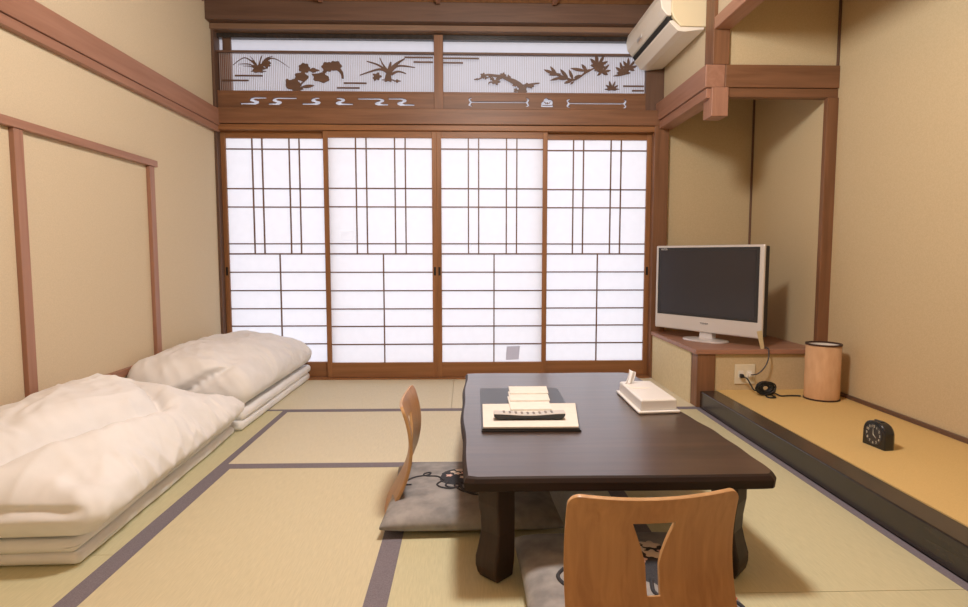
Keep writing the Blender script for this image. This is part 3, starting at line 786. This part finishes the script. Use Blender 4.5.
def motif(c, tz_, ox, oy, rot, sc):
    """dark ball of flowers with loose cords, stitched on the cover"""
    ca, sa = math.cos(rot), math.sin(rot)
    def P2(x, y, d=.0015):
        x, y = x * sc, y * sc
        X, Y = ox + ca * x - sa * y, oy + sa * x + ca * y
        return (X, Y, tz_(X, Y) + d)
    def patchm(x, y, rx, ry, m, name, d=.002, lob=0, amp=0):
        q = B(); n = 28; rings = []
        ctr = q.bm.verts.new(P2(x, y, d + .0015)); prev = None
        for k in (.5, 1):
            r = [q.bm.verts.new(P2(x + rx * k * (1 + amp * math.cos(lob * a)) * math.cos(a), y + ry * k * (1 + amp * math.cos(lob * a)) * math.sin(a), d if k < 1 else d - .003)) for a in [2 * PI * i / n for i in range(n)]]
            for i in range(n):
                if prev is None: q.bm.faces.new((ctr, r[i], r[(i + 1) % n]))
                else: q.bm.faces.new((prev[i], r[i], r[(i + 1) % n], prev[(i + 1) % n]))
            prev = r
        return q
    patchm(0, 0, .1, .13, M['motif_dark'], '').build('embroidered_ball', M['motif_dark'], c, smooth=True)
    for x, y, r, m in ((.0, .035, .026, 'motif_white'), (-.035, .012, .022, 'motif_pink'), (.012, .085, .022, 'motif_white'), (.03, -.012, .028, 'motif_white'), (-.02, .06, .016, 'motif_white'), (.03, .045, .016, 'motif_pink'), (.06, -.035, .02, 'motif_pink'), (.07, .03, .018, 'motif_white')):
        patchm(x, y, r, r, M[m], '', .0035, 5, .22).build('embroidered_flower', M[m], c, smooth=True)
    q = B()
    for pts in ([(-.06, -.05), (-.09, .0), (-.15, .02), (-.16, .05), (-.13, .06), (-.14, .03), (-.2, .01), (-.24, -.03), (-.235, -.07), (-.21, -.08)],
                [(-.04, -.07), (-.05, -.12), (-.02, -.15), (.02, -.13), (.01, -.1), (-.01, -.12), (.03, -.19), (.08, -.2), (.12, -.17), (.09, -.13)],
                [(-.07, -.06), (-.09, -.1), (-.07, -.14), (-.03, -.16), (-.01, -.15)],
                [(.02, -.08), (.05, -.11), (.06, -.15), (.03, -.16), (.02, -.12)],
                [(.0, -.08), (.03, -.17), (.07, -.22), (.14, -.22)]):
        P = smoothpath([(x, y, 0) for x, y in pts], 6)
        q.tube([P2(p.x, p.y, .001) for p in P], .0045 * sc, 6)
    q.build('embroidered_cord', M['motif_dark'], c, smooth=True)
    patchm(.1, -.12, .03, .022, M['motif_red'], '', .002).build('embroidered_flower', M['motif_red'], c, smooth=True)

c1, z1 = cushion('floor_cushion', .015, 2.234, .31, .29, .08, 0, 'grey cushion with dark floral embroidery lying beside and under the table, behind its near leg', .006)
motif(c1, z1, -.055, .05, 0, .82)
c2, z2 = cushion('floor_cushion', .43, 1.568, .285, .285, .086, 0, 'grey cushion under the near table edge, mostly hidden by a wooden backrest', .006)
motif(c2, z2, .1, .03, .05, 1.2)

# ------------------------------------------------------------------ legless chairs
def floor_chair(cx, cy, rot, label):
    c = thing('floor_chair', (cx, cy, 0), label, 'chair', 'legless wooden floor chairs')
    c['local'] = 1; c.rotation_euler = (0, 0, R(rot))
    # local frame: sitter faces +y, the backrest stands near y=0 and rises to z .45
    ZT = .398
    def surf(x, z):
        s = z / ZT
        y = .072 * math.sin(PI * min(1, s * .88)) + .035 * s + .45 * x * x
        zz = z + (.3 * x * x) * max(0, (s - .4) / .6)
        return (x, y, zz)
    def hw(z):
        s = z / ZT
        w = .207 - .003 * s
        top = ZT - z
        if top < .03: w -= .03 - math.sqrt(max(0, .03 ** 2 - (.03 - top) ** 2))
        return w
    hz0, hz1 = .158, .334
    def hole(z):
        t = (z - hz0) / (hz1 - hz0)
        return .0155 + .003 * t + .033 * max(0, (t - .4) / .6) ** 1.25
    zs = sorted(set([.003 + (ZT - .003) * i / 44 for i in range(45)] + [hz0, hz1] + [ZT - .03 * k for k in (.02, .08, .2, .4, .7)]))
    q = B(); NL, NC = 9, 4
    cols = []
    for z in zs:
        w = hw(z); zz = min(max(z, hz0), hz1); h = hole(zz)
        row = [-w + (w - h) * i / NL for i in range(NL)] + [-h + 2 * h * i / NC for i in range(NC)] + [h + (w - h) * i / NL for i in range(NL + 1)]
        cols.append([q.bm.verts.new(surf(x, z)) for x in row])
    for a in range(len(zs) - 1):
        zm = (zs[a] + zs[a + 1]) / 2
        for i in range(len(cols[0]) - 1):
            if hz0 < zm < hz1 and NL <= i < NL + NC: continue
            q.bm.faces.new((cols[a][i], cols[a][i + 1], cols[a + 1][i + 1], cols[a + 1][i]))
    o = q.build('backrest', [M['chair'], M['chair_edge']], c, smooth=True, fixn=True)
    md = o.modifiers.new('thick', 'SOLIDIFY'); md.thickness = .011; md.offset = 0; md.material_offset_rim = 1
    md.use_even_offset = True
    md = o.modifiers.new('edge', 'BEVEL'); md.width = .002; md.segments = 2; md.limit_method = 'ANGLE'; md.angle_limit = R(50)
    q = B()
    q.loft([[(x * .185, .05 + (y + 1) * .19, z) for x, y in ((-1, -1), (1, -1), (1, 1), (-1, 1))] for z in (.0005, .0085)])
    q.build('seat', M['chair'], c, bevel=.004)
    return c
floor_chair(-.312, 2.3, -90, 'bent plywood floor chair seen edge-on, behind the cushion beside the table')
floor_chair(.4375, 1.25, 4, 'bent plywood floor chair with a keyhole cut-out, its back towards the viewer')

# ------------------------------------------------------------------ bedding
def sm(a, b, x):
    t = max(0, min(1, (x - a) / (b - a))); return t * t * (3 - 2 * t)
def gauss(d, w): return math.exp(-(d / w) ** 2)
def segdist(px, py, pts):
    best = 9; side = 1
    for (ax, ay), (bx, by) in zip(pts, pts[1:]):
        dx, dy = bx - ax, by - ay; t = max(0, min(1, ((px - ax) * dx + (py - ay) * dy) / (dx * dx + dy * dy)))
        d = math.hypot(px - ax - dx * t, py - ay - dy * t)
        if d < best: best = d; side = 1 if dx * (py - ay) - dy * (px - ax) < 0 else -1
    return best, side

def wrinkle(x, y, z, seed, k=1.):
    wx = .06 * noise.noise((x * 3 + seed, y * 3, z * 3))
    a = .011 * noise.noise((x * 4.2 + seed, y * 3.2, z * 4))
    b = 1 - abs(noise.noise((x * 9 + wx * 30 + seed, y * 4.5 + wx * 25, z * 7)))
    c_ = 1 - abs(noise.noise(((x + y) * 9 + seed * 2 + wx * 30, (y - x) * 4, z * 9 + 4)))
    m = sm(-.15, .35, noise.noise((x * 4 + 9, y * 4 + seed, 1)))
    d = (1 - abs(noise.noise((x * 7 - wx * 40, y * 13 + wx * 20 + seed, z * 6)))) ** 9
    return k * (a + .006 * (b ** 3 - .5) + .004 * (c_ ** 4 - .4) + .009 * d * m)

def roundbox(q, hx, hy, hz, r, res, f, resz=None):
    """closed box of half sizes hx,hy,hz with edge radius r, gridded and mapped by f(x,y,z)"""
    h = (hx, hy, hz); key = {}
    def steps(L, rr):
        # denser towards the rounded ends
        n = max(2, int(2 * L / res)); g = [-L + 2 * L * i / n for i in range(n + 1)]
        e = [L - rr * (1 - math.sin(PI / 2 * k / 6)) for k in range(7)]
        e = [L - rr + rr * math.tan(PI / 4 * k / 5) for k in range(6)]
        g = [x for x in g if abs(x) < L - rr - res * .3] + e + [-x for x in e]
        return sorted(set(round(x, 6) for x in g))
    G = [steps(a, min(r, a * .98)) for a in h]
    def vert(p):
        k = tuple(round(c, 5) for c in p)
        if k not in key:
            inn = Vector(max(-(a - min(r, a * .98)), min(a - min(r, a * .98), c)) for a, c in zip(h, p))
            d = Vector(p) - inn
            rr = min(r, hz * .98) if False else r
            if d.length > 1e-9:
                rv = Vector(min(r, a * .98) for a in h)
                dn = Vector((d.x / rv.x, d.y / rv.y, d.z / rv.z)).normalized()
                o = inn + Vector((dn.x * rv.x, dn.y * rv.y, dn.z * rv.z))
            else: o = Vector(p)
            key[k] = q.bm.verts.new(f(o.x, o.y, o.z))
        return key[k]
    for ax in range(3):
        a1, a2 = (ax + 1) % 3, (ax + 2) % 3
        for s in (-1, 1):
            for i in range(len(G[a1]) - 1):
                for j in range(len(G[a2]) - 1):
                    fc = []
                    for a, b in ((i, j), (i + 1, j), (i + 1, j + 1), (i, j + 1)):
                        p = [0, 0, 0]; p[ax] = s * h[ax]; p[a1] = G[a1][a]; p[a2] = G[a2][b]; fc.append(vert(p))
                    q.bm.faces.new(fc if s > 0 else fc[::-1])
    return q

def folded_mattress(cx, cy, hx, hy, h, layers, rot, label, seed):
    m = thing('futon_mattress', (cx, cy, 0), label, 'mattress', 'folded futon mattresses')
    m['local'] = 1; m.rotation_euler = (0, 0, R(rot))
    q = B(); hl = h / layers
    for L in range(layers):
        z0 = .001 + L * hl
        ox = .008 * math.sin(L * 2.3 + seed)
        def f(x, y, z):
            X = x + ox + .006 * noise.noise((y * 3, L * 2.1, seed)); Y = y + ox + .008 * noise.noise((x * 3, seed + L, 3))
            Z = z0 + hl * .5 + z
            if L == layers - 1 and z > 0: Z += .003 * noise.noise((x * 6, y * 6, seed))
            elif z != 0: Z += .004 * noise.noise((x * 4, y * 4, seed + L + (.5 if z > 0 else 0))) * (1 if z > 0 else 0)
            return (X, Y, max(.001, Z))
        roundbox(q, hx, hy, hl * .5 - .0005, .024, .04, f)
    q.build('folded_layers', M['mattress'], m, smooth=True)
    return m

def duvet(cx, cy, hx, hy, hz, z0, rot, label, shape, seed):
    d = thing('duvet', (cx, cy, z0), label, 'duvet', 'folded white duvets')
    d['local'] = 1; d.rotation_euler = (0, 0, R(rot))
    q = B()
    def f(x, y, z):
        u, v, w = x / hx, y / hy, z / hz
        X, Y, Z = shape(x, y, z, u, v, w)
        wk = wrinkle(x, y, z, seed, 1.7)
        s = sm(-.7, .3, w)
        X += (wk * .9 * s - .006 * s) * sm(.75, 1, abs(u)) * (1 if u > 0 else -1) * (u > 0)
        Y += wk * .9 * s * sm(.8, 1, abs(v)) * (1 if v > 0 else -1) * .6
        Z += wk * sm(-.2, .9, w)
        return (X, Y, max(.0, Z + hz))
    roundbox(q, hx, hy, hz, min(.09, hz * .95), .0135, f)
    return q.build('cover', M['duvet'], d, smooth=True, subsurf=1), d

folded_mattress(-1.524, 2.468, .308, .69, .085, 2, 2.2, 'white folded mattress under the duvet that lies nearest the viewer', 1.3)
folded_mattress(-1.515, 3.9, .315, .69, .115, 2, -.3, 'white folded mattress in the stack of bedding closer to the paper doors', 4.1)

G1 = [(-.12, -.8), (-.02, -.6), (.1, -.36), (.19, -.12), (.2, .06), (.1, .2), (-.06, .3)]
def shape1(x, y, z, u, v, w):
    t = sm(-.1, .9, w)
    mu = max(0, 1 - ((u + .35) / 1.38) ** 2); mv = max(0, 1 - (abs(v - .05) / 1.1) ** 3) if v < .05 else 1 - sm(.1, 1.1, v)
    z += t * (.168 * mu * mv - .045 * sm(.55, 1.05, v))
    dd, side = segdist(x, y, G1)
    z -= t * (.045 * gauss(dd, .022) + .02 * gauss(dd, .07))
    z += t * .02 * gauss(dd - .08, .06) * (1 if side > 0 else .6)
    z -= t * .085 * gauss(dd, .02) * gauss(y + .27, .075) + t * .03 * gauss(math.hypot((x - .13) * 1.3, (y + .27) * .6), .06)
    # soft lean of the rounded side and a pinch at the near corner
    x += .02 * (1 - w * w) * (u > 0) * sm(.6, 1, u)
    z -= t * .03 * gauss(math.hypot(x - .26, y + .6), .06)
    near = sm(-.8, -1, v)
    if v < -.6:
        y -= .018 * (1 - w * w) * sm(-.6, -1, v)
        y += .022 * near * gauss(z - .03 - .03 * noise.noise((x * 5, 3, 1)), .012) * sm(-.4, .2, noise.noise((x * 4, 7, 2)) + .25)
    if u > .8: x += .012 * (1 - abs(noise.noise((y * 9 + z * 6, z * 3, 5)))) ** 5 * sm(.8, 1, u) - .012 * gauss(z + .045, .008)
    z += t * .012 * math.sin((x * 9 + y * 4)) * sm(.0, -1, v)
    return x, y, z
duvet(-1.49, 2.455, .338, .705, .078, .09, 2.4, 'puffy white folded duvet nearest the viewer, with a hollow in its fold', shape1, 2.7)

def shape2(x, y, z, u, v, w):
    t = sm(-.1, .9, w)
    mu = max(0, 1 - ((u + .2) / 1.28) ** 2); mv = max(0, 1 - (abs(v + .15) / 1.2) ** 3)
    z += t * .105 * mu * mv
    near = sm(-.86, -1., v)
    # slit of the folded end, rising towards the room side
    zc = -.05 + .2 * sm(-.2, .33, x) ** 1.2
    k = sm(-.28, -.1, x) * (1 - sm(.3, .345, x))
    y += near * k * (.06 * gauss(z - zc, .016) - .028 * sm(zc + .005, zc + .04, z) + .01 * sm(zc, zc - .05, z))
    x += .02 * (1 - w * w) * (u > 0) * sm(.6, 1, u)
    z -= t * .03 * gauss(y + .05 + .25 * x, .03) * sm(.5, -.3, u)
    z -= t * .025 * gauss(math.hypot(x - .2, (y + .55) * .6), .06)
    z -= t * .05 * sm(.72, 1.02, v)
    return x, y, z
duvet(-1.522, 3.895, .333, .69, .098, .12, -.3, 'puffy white folded duvet closer to the paper doors, near end folded like an envelope', shape2, 8.2)

# ------------------------------------------------------------------ light
wd = bpy.data.worlds.new('daylight'); S.world = wd; wd.use_nodes = True
bg = wd.node_tree.nodes['Background']; bg.inputs['Color'].default_value = (.93, .94, 1.0, 1); bg.inputs['Strength'].default_value = 1.65
def lamp(name, loc, e, col, rad):
    l = bpy.data.lights.new(name, 'POINT'); l.energy = e; l.color = col; l.shadow_soft_size = rad
    o = bpy.data.objects.new(name, l); COL.objects.link(o); o.location = loc; return o
lamp('ceiling_light', (.2, 1.95, 2.42), 145, (1, .985, .945), .16)
lamp('rear_fill_light', (-.2, -.7, 2.2), 16, (1, .9, .76), .2)  # weak fill added behind the camera, stands for no known lamp

# ------------------------------------------------------------------ camera
cam = bpy.data.cameras.new('camera'); co = bpy.data.objects.new('camera', cam); COL.objects.link(co)
cam.sensor_width = 36; cam.lens = 600 * 36 / 968; cam.clip_start = .05
co.location = (0, 0, .95); co.rotation_euler = (R(90 - 4.61), 0, R(-1.63))
S.camera = co
S.view_settings.view_transform = 'Standard'; S.view_settings.look = 'None'
S.view_settings.gamma = 1; S.view_settings.use_curve_mapping = False
S.view_settings.exposure = .07
S.cycles.use_denoising = True
S.cycles.max_bounces = 10; S.cycles.diffuse_bounces = 6
